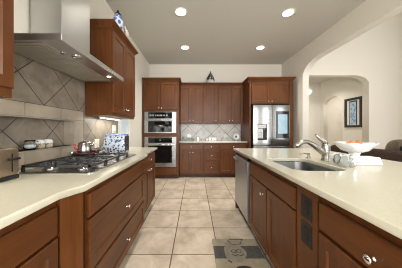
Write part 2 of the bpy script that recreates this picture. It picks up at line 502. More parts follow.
# left backsplash: grout bed, straight tile rows as separate tiles, diagonal field, lined niche
t1 = MB()
XF = -1.29
def row(y0, y1, z0, z1, joints):
    ys = [y0] + [j for j in joints if y0 < j < y1] + [y1]
    for a, b in zip(ys, ys[1:]):
        t1.box(-1.2965, XF, a + 0.002, b - 0.002, z0 + 0.002, z1 - 0.002, 0)
J = [1.305 + 0.351 * i for i in range(-6, 4)]
row(-0.45, 1.99, 0.914, 1.030, J)
row(-0.45, NY0, 1.030, NZ1, J)
row(NY1, 1.99, 1.030, NZ1, [])
row(-0.45, 1.99, NZ1, 1.411, J)
t1.box(-1.2965, XF, -0.45, 1.99, 1.413, 1.80, 1)
t1.box(-1.2965, XF, 1.992, 2.88, 0.914, 1.80, 1)
for (a, b, c, d) in ((-0.45, 2.88, 0.914, NZ0), (-0.45, 2.88, NZ1, 1.80), (-0.45, NY0, NZ0, NZ1), (NY1, 2.88, NZ0, NZ1)):
    t1.box(-1.2995, -1.2965, a, b, c, d, 2)
t1.box(-1.412, -1.40, NY0, NY1, NZ0, NZ1, 1)
t1.box(-1.40, -1.291, NY0, NY0 + 0.008, NZ0, NZ1, 0)
t1.box(-1.40, -1.291, NY1 - 0.008, NY1, NZ0, NZ1, 0)
t1.box(-1.40, -1.286, NY0, NY1, NZ0 - 0.009, NZ0, 0)
t1.box(-1.40, -1.291, NY0, NY1, NZ1 - 0.008, NZ1, 0)
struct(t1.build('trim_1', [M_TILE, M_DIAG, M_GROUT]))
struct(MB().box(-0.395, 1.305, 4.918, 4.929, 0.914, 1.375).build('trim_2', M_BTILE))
# baseboards
struct(MB().box(2.465, 2.48, -3.2, -0.6, 0, 0.12).build('baseboard_right', M_TRIM))
struct(MB().box(5.015, 5.03, 5.13, 5.86, 0, 0.12).build('baseboard_hall', M_TRIM))
struct(MB().box(4.99, 6.6, 4.915, 4.93, 0, 0.12).build('baseboard_living', M_TRIM))
struct(MB().box(-1.30, -1.286, 2.86, 4.18, 0, 0.12).build('baseboard_left', M_TRIM))

# ------------------------------------------------------------------ cabinets
_kb = MB().lathe([(0.009, 0), (0.009, -0.002), (0.005, -0.004), (0.005, -0.014), (0.014, -0.018), (0.0165, -0.023), (0.014, -0.028), (0.006, -0.031), (0.0005, -0.0315)], axis='y', seg=18)
KNOB = _kb.build('knob', M_CHROME)
KNOB_FIRST = [True]
def knob(parent, x, z, y=0.0):
    if KNOB_FIRST[0]:
        o = KNOB; KNOB_FIRST[0] = False
    else:
        o = KNOB.copy(); COL.objects.link(o)
    o.parent = parent; o.location = (x, y, z)
    return o

def front(root, kind, x0, x1, z0, z1, knobs=(), y0=0.0, stile=0.055):
    """a door or drawer front; knobs at (x, z)"""
    if kind == 'door':
        o = MB().panel(x0, x1, z0, z1, y0, y0 + 0.0195, stile).build('door', M_WV, root)
    elif kind == 'drawer_panel':
        o = MB().panel(x0, x1, z0, z1, y0, y0 + 0.0195, stile).build('drawer', M_WH, root)
    else:
        o = MB().slab(x0, x1, z0, z1, y0, y0 + 0.0195).build('drawer', M_WH, root)
    for kx, kz in knobs:
        knob(o, kx, kz, y0 + (0.0))
    return o

def crown(root, x0, x1, y1, z0, l, r, f=0.05, y0=0.018, ret=None):
    """cornice on top of a cabinet: fillet, slope, fascia; l, r, f are how far it steps out; ret: where the side steps stop"""
    hgt = 0.08
    ret = y1 if ret is None else ret
    def lp(k, z):
        p = [(x0 - l * k, y0 - f * k, z), (x1 + r * k, y0 - f * k, z)]
        if r and ret < y1: p += [(x1 + r * k, ret, z), (x1, ret, z)]
        elif r: p += [(x1 + r * k, y1, z)]
        p += [(x1, y1, z)] if not (r and ret == y1) else []
        p += [(x0, y1, z)] if not (l and ret == y1) else []
        if l and ret < y1: p += [(x0, ret, z), (x0 - l * k, ret, z)]
        elif l: p += [(x0 - l * k, y1, z)]
        return p
    MB().loft([lp(0.15, z0), lp(0.15, z0 + 0.012), lp(0.35, z0 + 0.028), lp(0.85, z0 + 0.055), lp(1, z0 + 0.06), lp(1, z0 + hgt)], 0, False).build('crown_molding', M_WH, root)

def carcass(root, w, d, z0, z1, top=False, front_thick=True, mat=None):
    b = MB()
    yf = 0.02
    b.box(0, 0.018, yf, d, z0, z1); b.box(w - 0.018, w, yf, d, z0, z1)
    b.box(0.018, w - 0.018, d - 0.015, d, z0, z1)
    b.box(0.018, w - 0.018, yf + 0.02, d - 0.015, z0, z0 + 0.018)
    if top:
        b.box(0.018, w - 0.018, yf + 0.02, d - 0.015, z1 - 0.018, z1)
    b.box(0.018, w - 0.018, yf, yf + 0.02, z0, z1)
    return b.build('body', mat or M_WV, root)

def base_cabinet(label, loc, rz, w, d, fronts, group, toe=True):
    r = thing('base_cabinet', label, 'cabinet', loc, rz, group)
    carcass(r, w, d, 0.10, 0.879)
    if toe:
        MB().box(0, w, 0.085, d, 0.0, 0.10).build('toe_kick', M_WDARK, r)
    for f in fronts:
        front(r, *f)
    return r

def upper_cabinet(label, loc, rz, w, d, z0, z1, fronts, group, crown_lr=(0, 0), name='wall_cabinet'):
    r = thing(name, label, 'cabinet', loc, rz, group)
    carcass(r, w, d, z0, z1, True)
    for f in fronts:
        front(r, *f)
    crown(r, 0, w, d, z1, *crown_lr)
    return r

RL, RB, RI = PI / 2, 0.0, -PI / 2           # facing +X, facing -Y, facing -X
G_BASE = 'brown base cabinets'
G_UP = 'brown wall cabinets'
DZ = (0.703, 0.838)                          # drawer heights
# ---- left run
fx = -0.645
base_cabinet('brown base cabinet at the left picture edge, near the toaster, before the angled post', (fx, 0.222, 0), RL, 0.603, 0.64,
             [('drawer', 0.012, 0.591, *DZ), ('door', 0.012, 0.298, 0.125, 0.690), ('door', 0.305, 0.591, 0.125, 0.690)], G_BASE)
base_cabinet('brown base cabinet nearest the camera under the left counter', (fx, -0.40, 0), RL, 0.62, 0.64,
             [('drawer', 0.012, 0.608, *DZ, ((0.31, 0.78),)), ('door', 0.012, 0.306, 0.125, 0.690), ('door', 0.313, 0.608, 0.125, 0.690)], G_BASE)
tag(MB().prism([(-1.28, 0.829), (-0.648, 0.829), (-0.602, 0.917), (-0.602, 0.930), (-0.632, 0.932), (-0.632, 0.958), (-1.28, 0.958)], 0.0, 0.879).build('corner_post', M_WV, None, 0.002),
    'angled brown filler post where the left counter steps out to the cooktop', 'post')
base_cabinet('brown three-drawer base cabinet under the gas cooktop', (-0.595, 0.962, 0), RL, 1.078, 0.69,
             [('drawer', 0.012, 1.066, *DZ), ('drawer_panel', 0.012, 1.066, 0.385, 0.690, ((0.54, 0.535),)), ('drawer_panel', 0.012, 1.066, 0.12, 0.370, ((0.54, 0.246),))], G_BASE)
base_cabinet('brown base cabinet at the far end of the left counter, one drawer over doors', (fx, 2.044, 0), RL, 0.756, 0.64,
             [('drawer', 0.012, 0.744, *DZ, ((0.40, 0.785),)), ('door', 0.012, 0.374, 0.125, 0.690, ((0.335, 0.645),)), ('door', 0.382, 0.744, 0.125, 0.690, ((0.42, 0.645),))], G_BASE)
# left countertop with the stepped-out cooktop section
lp = [(-1.288, -0.42), (-0.622, -0.42), (-0.620, 0.79), (-0.568, 0.895), (-0.570, 2.075), (-0.620, 2.13), (-0.620, 2.84), (-1.288, 2.84)]
tag(sheet('countertop', [lp], 0.8795, 0.914, 'XY', M_COUNTER, None, 0.007), 'long cream countertop on the left that holds the cooktop', 'countertop')

# ---- wall cabinets left
upper_cabinet('brown wall cabinet with two doors beyond the steel hood, blue jar on top', (-0.96, 2.012, 0), RL, 0.758, 0.325, 1.37, 2.39,
              [('door', 0.010, 0.375, 1.405, 2.375, ((0.340, 1.475),)), ('door', 0.383, 0.748, 1.405, 2.375, ((0.425, 1.475),))], G_UP, (0.05, 0.05))
upper_cabinet('brown wall cabinet at the upper left picture edge, above the toaster', (-0.96, 0.155, 0), RL, 0.765, 0.325, 1.37, 2.39,
              [('door', 0.010, 0.377, 1.42, 2.375), ('door', 0.385, 0.760, 1.42, 2.375)], G_UP, (0.05, 0.05))

# ---- back run
yb = 4.30
base_cabinet('brown back base cabinet, one wide drawer over two doors, right of the ovens', (-0.390, yb, 0), RB, 0.600, 0.60,
             [('drawer', 0.010, 0.590, *DZ, ((0.30, 0.78),)), ('door', 0.014, 0.290, 0.125, 0.682, ((0.262, 0.64),)), ('door', 0.310, 0.586, 0.125, 0.682, ((0.338, 0.64),))], G_BASE)
base_cabinet('brown middle back base cabinet, a stack of three drawers', (0.212, yb, 0), RB, 0.402, 0.60,
             [('drawer', 0.010, 0.392, *DZ, ((0.20, 0.78),)), ('drawer_panel', 0.035, 0.392, 0.43, 0.690, ((0.21, 0.56),), 0, 0.04), ('drawer_panel', 0.010, 0.392, 0.125, 0.405, ((0.20, 0.265),), 0, 0.04)], G_BASE)
base_cabinet('brown back base cabinet beside the refrigerator, one drawer over doors', (0.616, yb, 0), RB, 0.690, 0.60,
             [('drawer', 0.010, 0.680, *DZ, ((0.345, 0.78),)), ('door', 0.016, 0.335, 0.125, 0.682), ('door', 0.355, 0.674, 0.125, 0.682)], G_BASE)
tag(sheet('countertop', [rect(-0.397, 1.307, 4.275, 4.917)], 0.8795, 0.914, 'XY', M_BCOUNTER, None, 0.005), 'short pale countertop along the back wall under the wall cabinets', 'countertop')
yu = 4.62
upper_cabinet('brown two-door wall cabinet on the back wall, just right of the ovens', (-0.395, yu, 0), RB, 0.605, 0.305, 1.37, 2.388,
              [('door', 0.012, 0.285, 1.392, 2.368, ((0.258, 1.45),)), ('door', 0.315, 0.588, 1.392, 2.368, ((0.342, 1.45),))], G_UP)
upper_cabinet('brown single-door wall cabinet in the middle of the back wall, under the dark ornament', (0.212, yu, 0), RB, 0.402, 0.305, 1.37, 2.388,
              [('door', 0.022, 0.380, 1.392, 2.368, ((0.35, 1.45),))], G_UP)
upper_cabinet('brown two-door wall cabinet on the back wall, beside the refrigerator surround', (0.616, yu, 0), RB, 0.690, 0.305, 1.37, 2.388,
              [('door', 0.022, 0.330, 1.392, 2.368, ((0.303, 1.45),)), ('door', 0.358, 0.672, 1.392, 2.368, ((0.385, 1.45),))], G_UP)

# ---- oven tower
tw = 0.882
tower = thing('oven_cabinet', 'tall brown cabinet in the back left corner holding the two ovens', 'cabinet', (-1.284, 4.19, 0), 0)
b = MB()
OX0, OX1 = 0.052, 0.830
b.box(0, 0.018, 0.02, 0.73, 0.10, 2.39); b.box(tw - 0.018, tw, 0.02, 0.73, 0.10, 2.39)
b.box(0.018, tw - 0.018, 0.715, 0.73, 0.10, 2.39)
b.box(0.018, OX0, 0.02, 0.045, 0.10, 2.39); b.box(OX1, tw - 0.018, 0.02, 0.045, 0.10, 2.39)
for z0, z1 in ((0.10, 0.295), (1.032, 1.122), (1.645, 2.39)):
    b.box(OX0, OX1, 0.02, 0.045, z0, z1)
for z in (0.277, 1.05, 1.66):
    b.box(0.018, tw - 0.018, 0.045, 0.715, z, z + 0.018)
b.box(0.018, tw - 0.018, 0.045, 0.715, 2.372, 2.39)
b.build('body', M_WV, tower)
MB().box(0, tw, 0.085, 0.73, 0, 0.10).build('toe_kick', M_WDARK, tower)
front(tower, 'door', 0.034, 0.428, 1.70, 2.370, ((0.400, 1.735),))
front(tower, 'door', 0.452, 0.848, 1.70, 2.370, ((0.475, 1.735),))
front(tower, 'drawer', 0.075, 0.815, 0.125, 0.268, ((0.28, 0.2),))
crown(tower, 0, tw, 0.73, 2.39, 0.0, 0.05, ret=0.375)

M_BUTTON = plain('button_print', (0.35, 0.36, 0.38), 0.4, var=0.05)
def oven(name, label, z0, z1, panel_h, win_h, badge):
    ow = OX1 - OX0
    r = thing(name, label, 'oven', (-1.284 + OX0, 4.19, z0), 0)
    h = z1 - z0
    m = MB(); m.box(0.02, ow - 0.02, 0.05, 0.55, 0.01, h - 0.01)
    m.box(0.002, ow - 0.002, 0.0, 0.0195, 0.002, h - 0.002)
    m.box(0.05, ow - 0.05, 0.0195, 0.05, 0.02, h - 0.02)
    m.build('body', M_STEELV, r, 0.003)
    px0, px1 = 0.095, ow - 0.105
    cp = MB().box(px0, px1, -0.006, 0, h - panel_h - 0.012, h - 0.012).build('control_panel', M_BLACK, r)
    k = MB()
    if badge:
        k.lathe([(0.011, -0.006), (0.011, -0.0075), (0.001, -0.0076)], ((px0 + px1) / 2, 0, h - panel_h / 2 - 0.012), 'y', 16)
        k.build('badge', M_WHITE, cp)
    else:
        for i, (a, ww) in enumerate(((0.03, 0.05), (0.10, 0.035), (0.17, 0.025), (0.21, 0.025), (0.25, 0.025), (0.29, 0.05), (0.37, 0.03), (0.43, 0.04))):
            MB().box(px0 + a, px0 + a + ww, -0.007, -0.006, h - panel_h * 0.62 - 0.012, h - panel_h * 0.38 - 0.012).build('button', M_BUTTON, cp)
    d = MB()
    dz1 = h - panel_h - 0.03
    d.slab(0.004, ow - 0.004, 0.008, dz1, -0.022, -0.0005, 0.004)
    door = d.build('door', M_STEEL, r)
    wz1 = dz1 - 0.045
    MB().box(px0, px1, -0.026, -0.022, wz1 - win_h, wz1).build('window', M_BLACK, door)
    hz = dz1 - 0.020
    hm = MB().tube([(0.02, -0.062, hz), (ow - 0.02, -0.062, hz)], 0.011, 12)
    for x in (0.045, ow - 0.045):
        hm.box(x - 0.012, x + 0.012, -0.058, -0.022, hz - 0.01, hz + 0.01)
    hm.build('handle', M_CHROME, door)
    return r
oven('microwave_oven', 'steel built-in microwave oven, upper of the two in the tall cabinet', 1.122, 1.645, 0.155, 0.265, False)
oven('wall_oven', 'steel wall oven with black window, lower of the two in the tall cabinet', 0.295, 1.032, 0.135, 0.42, True)

# ---- refrigerator and its surround
sur = thing('refrigerator_cabinet', 'brown surround with two doors over the refrigerator', 'cabinet', (1.309, 4.13, 0), 0)
sw = 1.055
b = MB()
b.box(0, 0.036, 0.0, 0.795, 0, 2.39)
b.box(sw - 0.095, sw, 0.0, 0.795, 0, 2.39)
b.box(0.036, sw - 0.095, 0.02, 0.795, 1.83, 2.39)
b.build('body', M_WV, sur, 0.002)
front(sur, 'door', 0.05, 0.488, 1.85, 2.365, ((0.455, 1.89),))
front(sur, 'door', 0.496, 0.94, 1.85, 2.365, ((0.53, 1.89),))
crown(sur, 0, sw, 0.795, 2.39, 0.05, 0.05, ret=0.435)

fr = thing('refrigerator', 'stainless french-door refrigerator with water dispenser and screen', 'refrigerator', (1.362, 4.03, 0), 0)
fw, fh = 0.866, 1.79
MB().box(0.006, fw - 0.006, 0.055, 0.80, 0.02, fh - 0.005).box(0.04, fw - 0.04, 0.06, 0.7, 0, 0.02).build('body', M_GAP, fr)
zs = 0.845
# left door with the dispenser recess
xs = 0.445
left = sheet('door', [rect(0.0, xs - 0.004, zs + 0.004, fh), rect(0.11, 0.325, 0.965, 1.335)], 0.0, 0.05, 'XZ', M_FRIDGE, fr, 0.004)
MB().slab(xs + 0.004, fw, zs + 0.004, fh, 0.0, 0.05, 0.004).build('door', M_FRIDGE, fr)
right = [o for o in fr.children if o.name.startswith('door')][-1]
dsp = MB().box(0.108, 0.327, 0.040, 0.052, 0.962, 1.338).box(0.108, 0.327, 0.006, 0.040, 0.962, 0.972).build('dispenser', M_BLKPL, left)
MB().box(0.118, 0.235, 0.008, 0.035, 1.00, 1.235).box(0.118, 0.317, 0.008, 0.035, 1.24, 1.33).build('dispenser_panel', M_STEEL, left, 0.004)
MB().box(0.135, 0.205, 0.002, 0.008, 1.06, 1.16).build('dispenser_lever', M_NICKEL, left)
MB().tube([(0.262, 0.02, 1.24), (0.262, 0.02, 1.19)], 0.014, 10).build('dispenser_spout', M_NICKEL, left)
MB().box(0.540, 0.835, -0.008, 0.0, 1.005, 1.640).build('screen_bezel', M_BLACK, right, 0.003)
MB().box(0.580, 0.800, -0.0095, -0.008, 1.115, 1.565).build('screen', M_SCREEN, right)
for z0, z1 in ((0.43, 0.835), (0.06, 0.42)):
    dr = MB().slab(0.0, fw, z0, z1 - 0.03, 0.0, 0.05, 0.004).box(0.02, fw - 0.02, 0.03, 0.05, z1 - 0.03, z1).build('drawer', M_FRIDGE, fr)

# ---- island
IX = 0.62
base_cabinet('brown sink base cabinet in the island, one wide front over two doors', (IX, 1.966, 0), RI, 0.906, 0.62,
             [('drawer', 0.012, 0.894, *DZ), ('door', 0.012, 0.468, 0.125, 0.690, ((0.400, 0.618),)), ('door', 0.482, 0.894, 0.125, 0.690)], G_BASE)
tag(MB().box(IX + 0.008, 1.24, 0.882, 1.058, 0.10, 0.879).box(IX + 0.085, 1.24, 0.882, 1.058, 0, 0.10).build('outlet_panel', M_WV, None, 0.002),
    'brown island filler panel that carries two dark outlets', 'panel')
base_cabinet('brown island base cabinet at the right picture edge, drawer with round knob', (IX, 0.879, 0), RI, 0.520, 0.62,
             [('drawer', 0.012, 0.508, *DZ, ((0.283, 0.752),)), ('door', 0.012, 0.508, 0.125, 0.685)], G_BASE)
base_cabinet('brown island base cabinet nearest the camera, right of the aisle', (IX, 0.357, 0), RI, 0.65, 0.62,
             [('drawer', 0.012, 0.638, *DZ), ('door', 0.012, 0.32, 0.125, 0.690), ('door', 0.33, 0.638, 0.125, 0.690)], G_BASE)
tag(MB().box(IX + 0.004, 1.24, 2.632, 2.664, 0, 0.879).build('end_panel', M_WV, None, 0.002), 'brown end panel closing the far end of the island', 'panel')
struct(MB().box(1.241, 1.45, -0.30, 2.664, 0, 0.879).build('wall_island', M_WALL))
SK = (0.715, 1.10, 1.205, 1.75)
tag(sheet('countertop', [[(0.600, -0.33), (1.845, -0.33), (1.845, 2.70), (0.600, 2.70)], rrect(*SK, 0.09, 8)], 0.8795, 0.914, 'XY', M_COUNTER, None, 0.006),
    'wide cream island countertop on the right with the sink in it', 'countertop')

dw = thing('dishwasher', 'stainless dishwasher at the far end of the island', 'dishwasher', (IX, 2.628, 0), RI)
MB().box(0.004, 0.610, 0.03, 0.60, 0.10, 0.868).build('body', M_GAP, dw)
MB().box(0.004, 0.610, 0.085, 0.60, 0, 0.10).build('toe_kick', M_BLKPL, dw)
dd = MB().slab(0.006, 0.592, 0.115, 0.822, -0.004, 0.03, 0.005).build('door', M_STEELD, dw)
MB().box(0.006, 0.592, 0.004, 0.03, 0.824, 0.866).build('control_strip', M_BLACK, dw, 0.002)
pts = [(0.02 + 0.56 * i / 12, -0.028 - 0.026 * math.sin(PI * i / 12), 0.790) for i in range(13)]
hm = MB().tube(pts, 0.013, 12)
for x in (0.03, 0.57):
    hm.box(x - 0.012, x + 0.012, -0.03, -0.002, 0.778, 0.802)
hm.build('handle', M_STEEL, dd)

sk = thing('sink', 'undermount steel sink basin in the island countertop', 'sink', ((SK[0] + SK[1]) / 2, (SK[2] + SK[3]) / 2, 0.70), 0)
hx, hy = (SK[1] - SK[0]) / 2, (SK[3] - SK[2]) / 2
def sl(e, z, r):
    return [(a, b_, z) for a, b_ in rrect(-hx - e, hx + e, -hy - e, hy + e, r, 8)]
MB().loft([sl(0.020, 0.1785, 0.11), sl(0.004, 0.1785, 0.094), sl(0.0, 0.171, 0.09), sl(-0.006, 0.02, 0.085), sl(-0.03, 0.0, 0.06), sl(-0.15, -0.006, 0.03)], 0, True, False).build('basin', M_SINK, sk)
b = MB(); b.lathe([(0.001, 0.0), (0.055, 0.0)], (0, 0, -0.004), seg=20, cap=False)
b.box(-0.055, 0.055, -0.14, 0.14, -0.009, -0.006); b.build('basin_floor', M_SINK, sk)
MB().lathe([(0.045, -0.002), (0.045, 0.0), (0.03, -0.001), (0.001, -0.001)], seg=24).build('drain', M_CHROME, sk)

fc = thing('faucet', 'brushed nickel pull-out faucet with a top lever behind the sink', 'faucet', (1.215, 1.60, 0.914), 0)
MB().lathe([(0.037, 0), (0.037, 0.006), (0.033, 0.012), (0.030, 0.05), (0.031, 0.10), (0.032, 0.135), (0.028, 0.155), (0.018, 0.165), (0.001, 0.167)], seg=24).build('body', M_NICKEL, fc)
sp = []
for i in range(15):
    t = i / 14
    x = -0.285 * t ** 0.9
    z = 0.06 + 0.125 * math.sin(min(1, t * 1.35) * PI / 2) - 0.055 * max(0, (t - 0.55) / 0.45) ** 1.6
    sp.append((x, 0.0, z))
MB().tube(sp, [0.028, 0.028, 0.027, 0.026, 0.025, 0.023, 0.021, 0.020, 0.019, 0.019, 0.020, 0.021, 0.022, 0.022, 0.018], 14).build('spout', M_NICKEL, fc)
MB().tube([(0.0, 0, 0.155), (-0.022, 0, 0.185), (-0.055, 0, 0.205), (-0.080, 0, 0.232), (-0.095, 0, 0.245)], [0.024, 0.021, 0.016, 0.013, 0.009], 12).build('lever', M_NICKEL, fc)

sd = thing('soap_dispenser', 'small brushed nickel soap pump beside the faucet', 'soap pump', (1.175, 1.775, 0.914), 0)
MB().lathe([(0.022, 0), (0.022, 0.006), (0.013, 0.012), (0.012, 0.032), (0.016, 0.036), (0.016, 0.045), (0.002, 0.049)], seg=18).build('body', M_NICKEL, sd)
MB().tube([(0.0, 0, 0.040), (-0.05, 0, 0.044), (-0.095, 0, 0.036)], [0.009, 0.007, 0.005], 10).build('spout', M_NICKEL, sd)

# outlets on the island panel: upper and lower
def outlet(label, loc, rz, mat, w=0.085, h=0.118, group=None, faces=2, horizontal=False):
    r = thing('power_outlet', label, 'outlet', loc, rz, group)
    if horizontal: w, h = h, w
    MB().slab(-w / 2, w / 2, -h / 2, h / 2, -0.006, 0, 0.003).build('plate', mat, r)
    for i in range(faces):
        q = (i - (faces - 1) / 2) * 0.042
        cx, cz = (q, 0) if horizontal else (0, q)
        s_ = MB().loft([[(cx + a, y, cz + c) for a, c in rrect(-0.017, 0.017, -0.015, 0.015, 0.008, 4)] for y in (-0.006, -0.009)], 0, False)
        so = s_.build('socket', mat, r)
        MB().box(cx - 0.008, cx - 0.006, -0.0095, -0.009, cz - 0.004, cz + 0.006).box(cx + 0.006, cx + 0.008, -0.0095, -0.009, cz - 0.004, cz + 0.006).build('slots', M_BLKPL, so)
    return r
outlet('dark brown outlet on the island panel, upper of the two', (IX + 0.008, 0.967, 0.763), RI, M_OUTLET, 0.09, 0.124, 'dark outlets on the island panel')
outlet('dark brown outlet on the island panel, lower of the two', (IX + 0.008, 0.967, 0.617), RI, M_OUTLET, 0.09, 0.124, 'dark outlets on the island panel')
outlet('pale outlet plate low on the left tile wall, behind the red pan', (XF, 2.26, 1.025), RL, M_PLATE, 0.10, 0.115, 'pale wall plates')
sw_ = thing('light_switch', 'pale switch plate high on the left tile wall, near the side window', 'switch', (XF, 2.745, 1.215), RL, 'pale wall plates')
MB().slab(-0.06, 0.06, -0.062, 0.062, -0.006, 0, 0.003).build('plate', M_PLATE, sw_)
for x in (-0.025, 0.025):
    MB().slab(x - 0.016, x + 0.016, -0.033, 0.033, -0.010, -0.006, 0.003).build('rocker', M_PLATE, sw_)
outlet('white outlet plate on the back tiles, behind the dark bowl on the left', (-0.17, 4.918, 1.03), RB, M_WHITE, 0.085, 0.115, 'white plates on the back tiles', 2, True)
outlet('white outlet plate on the back tiles, left of the round plate', (0.865, 4.918, 1.03), RB, M_WHITE, 0.085, 0.115, 'white plates on the back tiles', 2, True)

# ------------------------------------------------------------------ range hood
hd = thing('range_hood', 'stainless chimney hood over the gas cooktop', 'hood', (-1.288, 1.06, 1.755), 0)
W_, D_ = 0.93, 0.465
b = MB()
def hl(x1, y0, y1, z):
    return [(0, y0, z), (x1, y0, z), (x1, y1, z), (0, y1, z)]
b.loft([hl(D_, 0, W_, 0), hl(D_, 0, W_, 0.043)], 0, False)
b.loft([hl(D_, 0, W_, 0.043), hl(0.25, 0.284, 0.647, 0.13)], 0, False)
b.build('canopy', M_CHIM, hd, 0.002)
b = MB(); b.box(0, 0.245, 0.284, 0.647, 0.13, 1.322)
b.build('chimney', M_CHIM, hd, 0.003)
fl = MB()
for i in range(2):
    y0 = 0.03 + i * 0.437
    fl.box(0.02, 0.33, y0, y0 + 0.432, -0.004, 0.0)
    for j in range(12):
        yy = y0 + 0.03 + j * 0.032
        fl.box(0.05, 0.30, yy, yy + 0.012, -0.007, -0.004)
fl.build('filter', M_FILTER, hd)
for y in (0.24, 0.725):
    lr = MB().lathe([(0.034, 0), (0.034, -0.006), (0.024, -0.007), (0.023, -0.003), (0.001, -0.003)], (0.395, y, 0), seg=22).build('lamp_ring', M_CHROME, hd)
    MB().lathe([(0.022, -0.003), (0.015, -0.006), (0.001, -0.0065)], (0.395, y, 0), seg=18).build('lamp', M_LAMPS if y > 0.5 else M_FILTER, lr)
MB().lathe([(0.016, 0), (0.016, -0.006), (0.001, -0.006)], (0.34, 0.175, 0), seg=16).build('sensor', M_NICKEL, hd)
for i in range(5):
    MB().lathe([(0.007, 0), (0.007, 0.003), (0.001, 0.0035)], (D_, 0.54 + i * 0.045, 0.021), 'x', 14).build('button', M_CHROME, hd)

# ------------------------------------------------------------------ cooktop
ck = thing('gas_cooktop', 'stainless gas cooktop with black grates', 'cooktop', (-0.92, 1.56, 0.914), 0)
b = MB(); cw, ch = 0.245, 0.44
b.loft([[(a, c, z) for a, c in rrect(-cw - e, cw + e, -ch - e, ch + e, 0.03, 5)] for e, z in ((0, 0), (0, 0.006), (-0.008, 0.010), (-0.02, 0.008))], 0, False)
b.build('tray', M_STEEL, ck)
gz0, gz1 = 0.038, 0.053
for gy0, gy1 in ((-0.425, -0.215), (-0.209, 0.001), (0.007, 0.217)):
    g = MB()
    x0, x1 = -0.225, 0.225
    t = 0.0055
    for x in (x0, x1 - 2 * t):
        g.box(x, x + 2 * t, gy0, gy1, gz0, gz1)
    for y in (gy0, gy1 - 2 * t):
        g.box(x0, x1, y, y + 2 * t, gz0, gz1)
    ym = (gy0 + gy1) / 2
    for xc in (-0.112, 0.112):
        for q in range(8):
            an = 2 * PI * q / 8 + PI / 8
            c_, s_ = math.cos(an), math.sin(an)
            ro = min(0.105 / max(abs(c_), 1e-3), 0.100 / max(abs(s_), 1e-3))
            g.tube([(xc + 0.028 * c_, ym + 0.028 * s_, gz1 - 0.003), (xc + 0.045 * c_, ym + 0.045 * s_, gz1 - 0.004), (xc + ro * c_, ym + ro * s_, gz0 + 0.004)], 0.0058, 6)
    g.box(-t, t, gy0, gy1, gz0, gz1)
    for x in (x0, x1 - 2 * t):
        for y in (gy0, gy1 - 2 * t):
            g.box(x - 0.002, x + 2 * t + 0.002, y - 0.001, y + 2 * t + 0.001, 0.008, gz0)
    g.build('grate', M_IRON, ck)
for x, y, r in ((-0.112, -0.32, 0.042), (0.112, -0.32, 0.036), (-0.112, -0.104, 0.05), (0.112, -0.104, 0.036), (-0.112, 0.112, 0.036), (0.112, 0.112, 0.042)):
    bu = MB().lathe([(r + 0.012, 0.008), (r + 0.010, 0.014), (r, 0.018), (r, 0.022)], (x, y, 0), seg=24).build('burner', M_NICKEL, ck)
    MB().lathe([(r - 0.004, 0.022), (r - 0.004, 0.030), (r - 0.01, 0.033), (0.001, 0.033)], (x, y, 0), seg=24).build('burner_cap', M_IRON, bu)
for i, (x, y) in enumerate(((-0.19, 0.34), (-0.105, 0.365), (-0.02, 0.325), (0.065, 0.365), (0.15, 0.33))):
    kn = MB().lathe([(0.024, 0.008), (0.024, 0.012), (0.019, 0.015), (0.017, 0.036), (0.013, 0.040), (0.001, 0.041)], (x, y, 0), seg=18).build('control_knob', M_BLKPL if i % 2 else M_NICKEL, ck)
    MB().box(x - 0.003, x + 0.003, y - 0.018, y + 0.018, 0.036, 0.047).build('grip', M_BLKPL, kn)

gt = 0.914 + gz1 + 0.002
pan = thing('frying_pan', 'dark red enamel pan on the cooktop grate, under the small pot', 'pan', (-1.055, 1.65, gt), 0)
MB().lathe([(0.001, 0.0), (0.100, 0.0), (0.114, 0.010), (0.119, 0.022), (0.123, 0.023), (0.119, 0.010), (0.102, 0.005), (0.001, 0.005)], seg=36).build('dish', M_BURG, pan)
MB().tube([(0.07, 0.09, 0.018), (0.09, 0.12, 0.032), (0.105, 0.105, 0.034), (0.088, 0.075, 0.020)], 0.009, 10).build('handle', M_BURG, pan)
pot = thing('coffee_pot', 'small silver lidded pot with a red handle on the red pan', 'pot', (-1.068, 1.665, gt + 0.0052), 0)
MB().lathe([(0.060, 0), (0.062, 0.004), (0.058, 0.05), (0.052, 0.092), (0.054, 0.096), (0.050, 0.098)], seg=12).build('body', M_NICKEL, pot)
MB().lathe([(0.053, 0.0965), (0.050, 0.104), (0.028, 0.114), (0.008, 0.118), (0.010, 0.126), (0.006, 0.133), (0.001, 0.134)], seg=24).build('lid', M_NICKEL, pot)
MB().tube([(-0.040, -0.040, 0.035), (-0.054, -0.048, 0.050), (-0.060, -0.050, 0.074), (-0.064, -0.052, 0.092)], [0.007, 0.009, 0.011, 0.009], 10).build('handle', M_RED, pot)
MB().tube([(0.035, 0.035, 0.07), (0.055, 0.052, 0.088), (0.064, 0.06, 0.096)], [0.014, 0.010, 0.007], 10).build('spout', M_CHROME, pot)

# ------------------------------------------------------------------ toaster
ts = thing('toaster', 'warm steel toaster with black base on the left counter', 'toaster', (-1.16, 0.94, 0.914), 0)
b = MB()
def tl(x):
    return [(x, a, c) for a, c in rrect(-0.092, 0.092, 0.022, 0.181, 0.03, 6)]
def tl2(x, e):
    return [(x, a, c) for a, c in rrect(-0.092 + e, 0.092 - e, 0.022 + e, 0.181 - e, 0.03 - e, 6)]
b.loft([tl2(-0.110, 0.006), tl(-0.104), tl(0.102), tl2(0.108, 0.006)], 0, False)
b.build('body', M_COPPER, ts)
MB().box(-0.108, 0.112, -0.090, 0.090, 0.0, 0.024).build('base', M_BLKPL, ts, 0.006)
MB().box(-0.08, 0.08, -0.045, -0.018, 0.178, 0.1825).box(-0.08, 0.08, 0.018, 0.045, 0.178, 0.1825).build('slots', M_BLKPL, ts)
lv = MB().box(0.1075, 0.1095, 0.047, 0.053, 0.045, 0.150).build('lever_track', M_GAP, ts)
MB().box(0.1095, 0.128, 0.022, 0.082, 0.112, 0.126).build('lever', M_BLKPL, ts, 0.004)
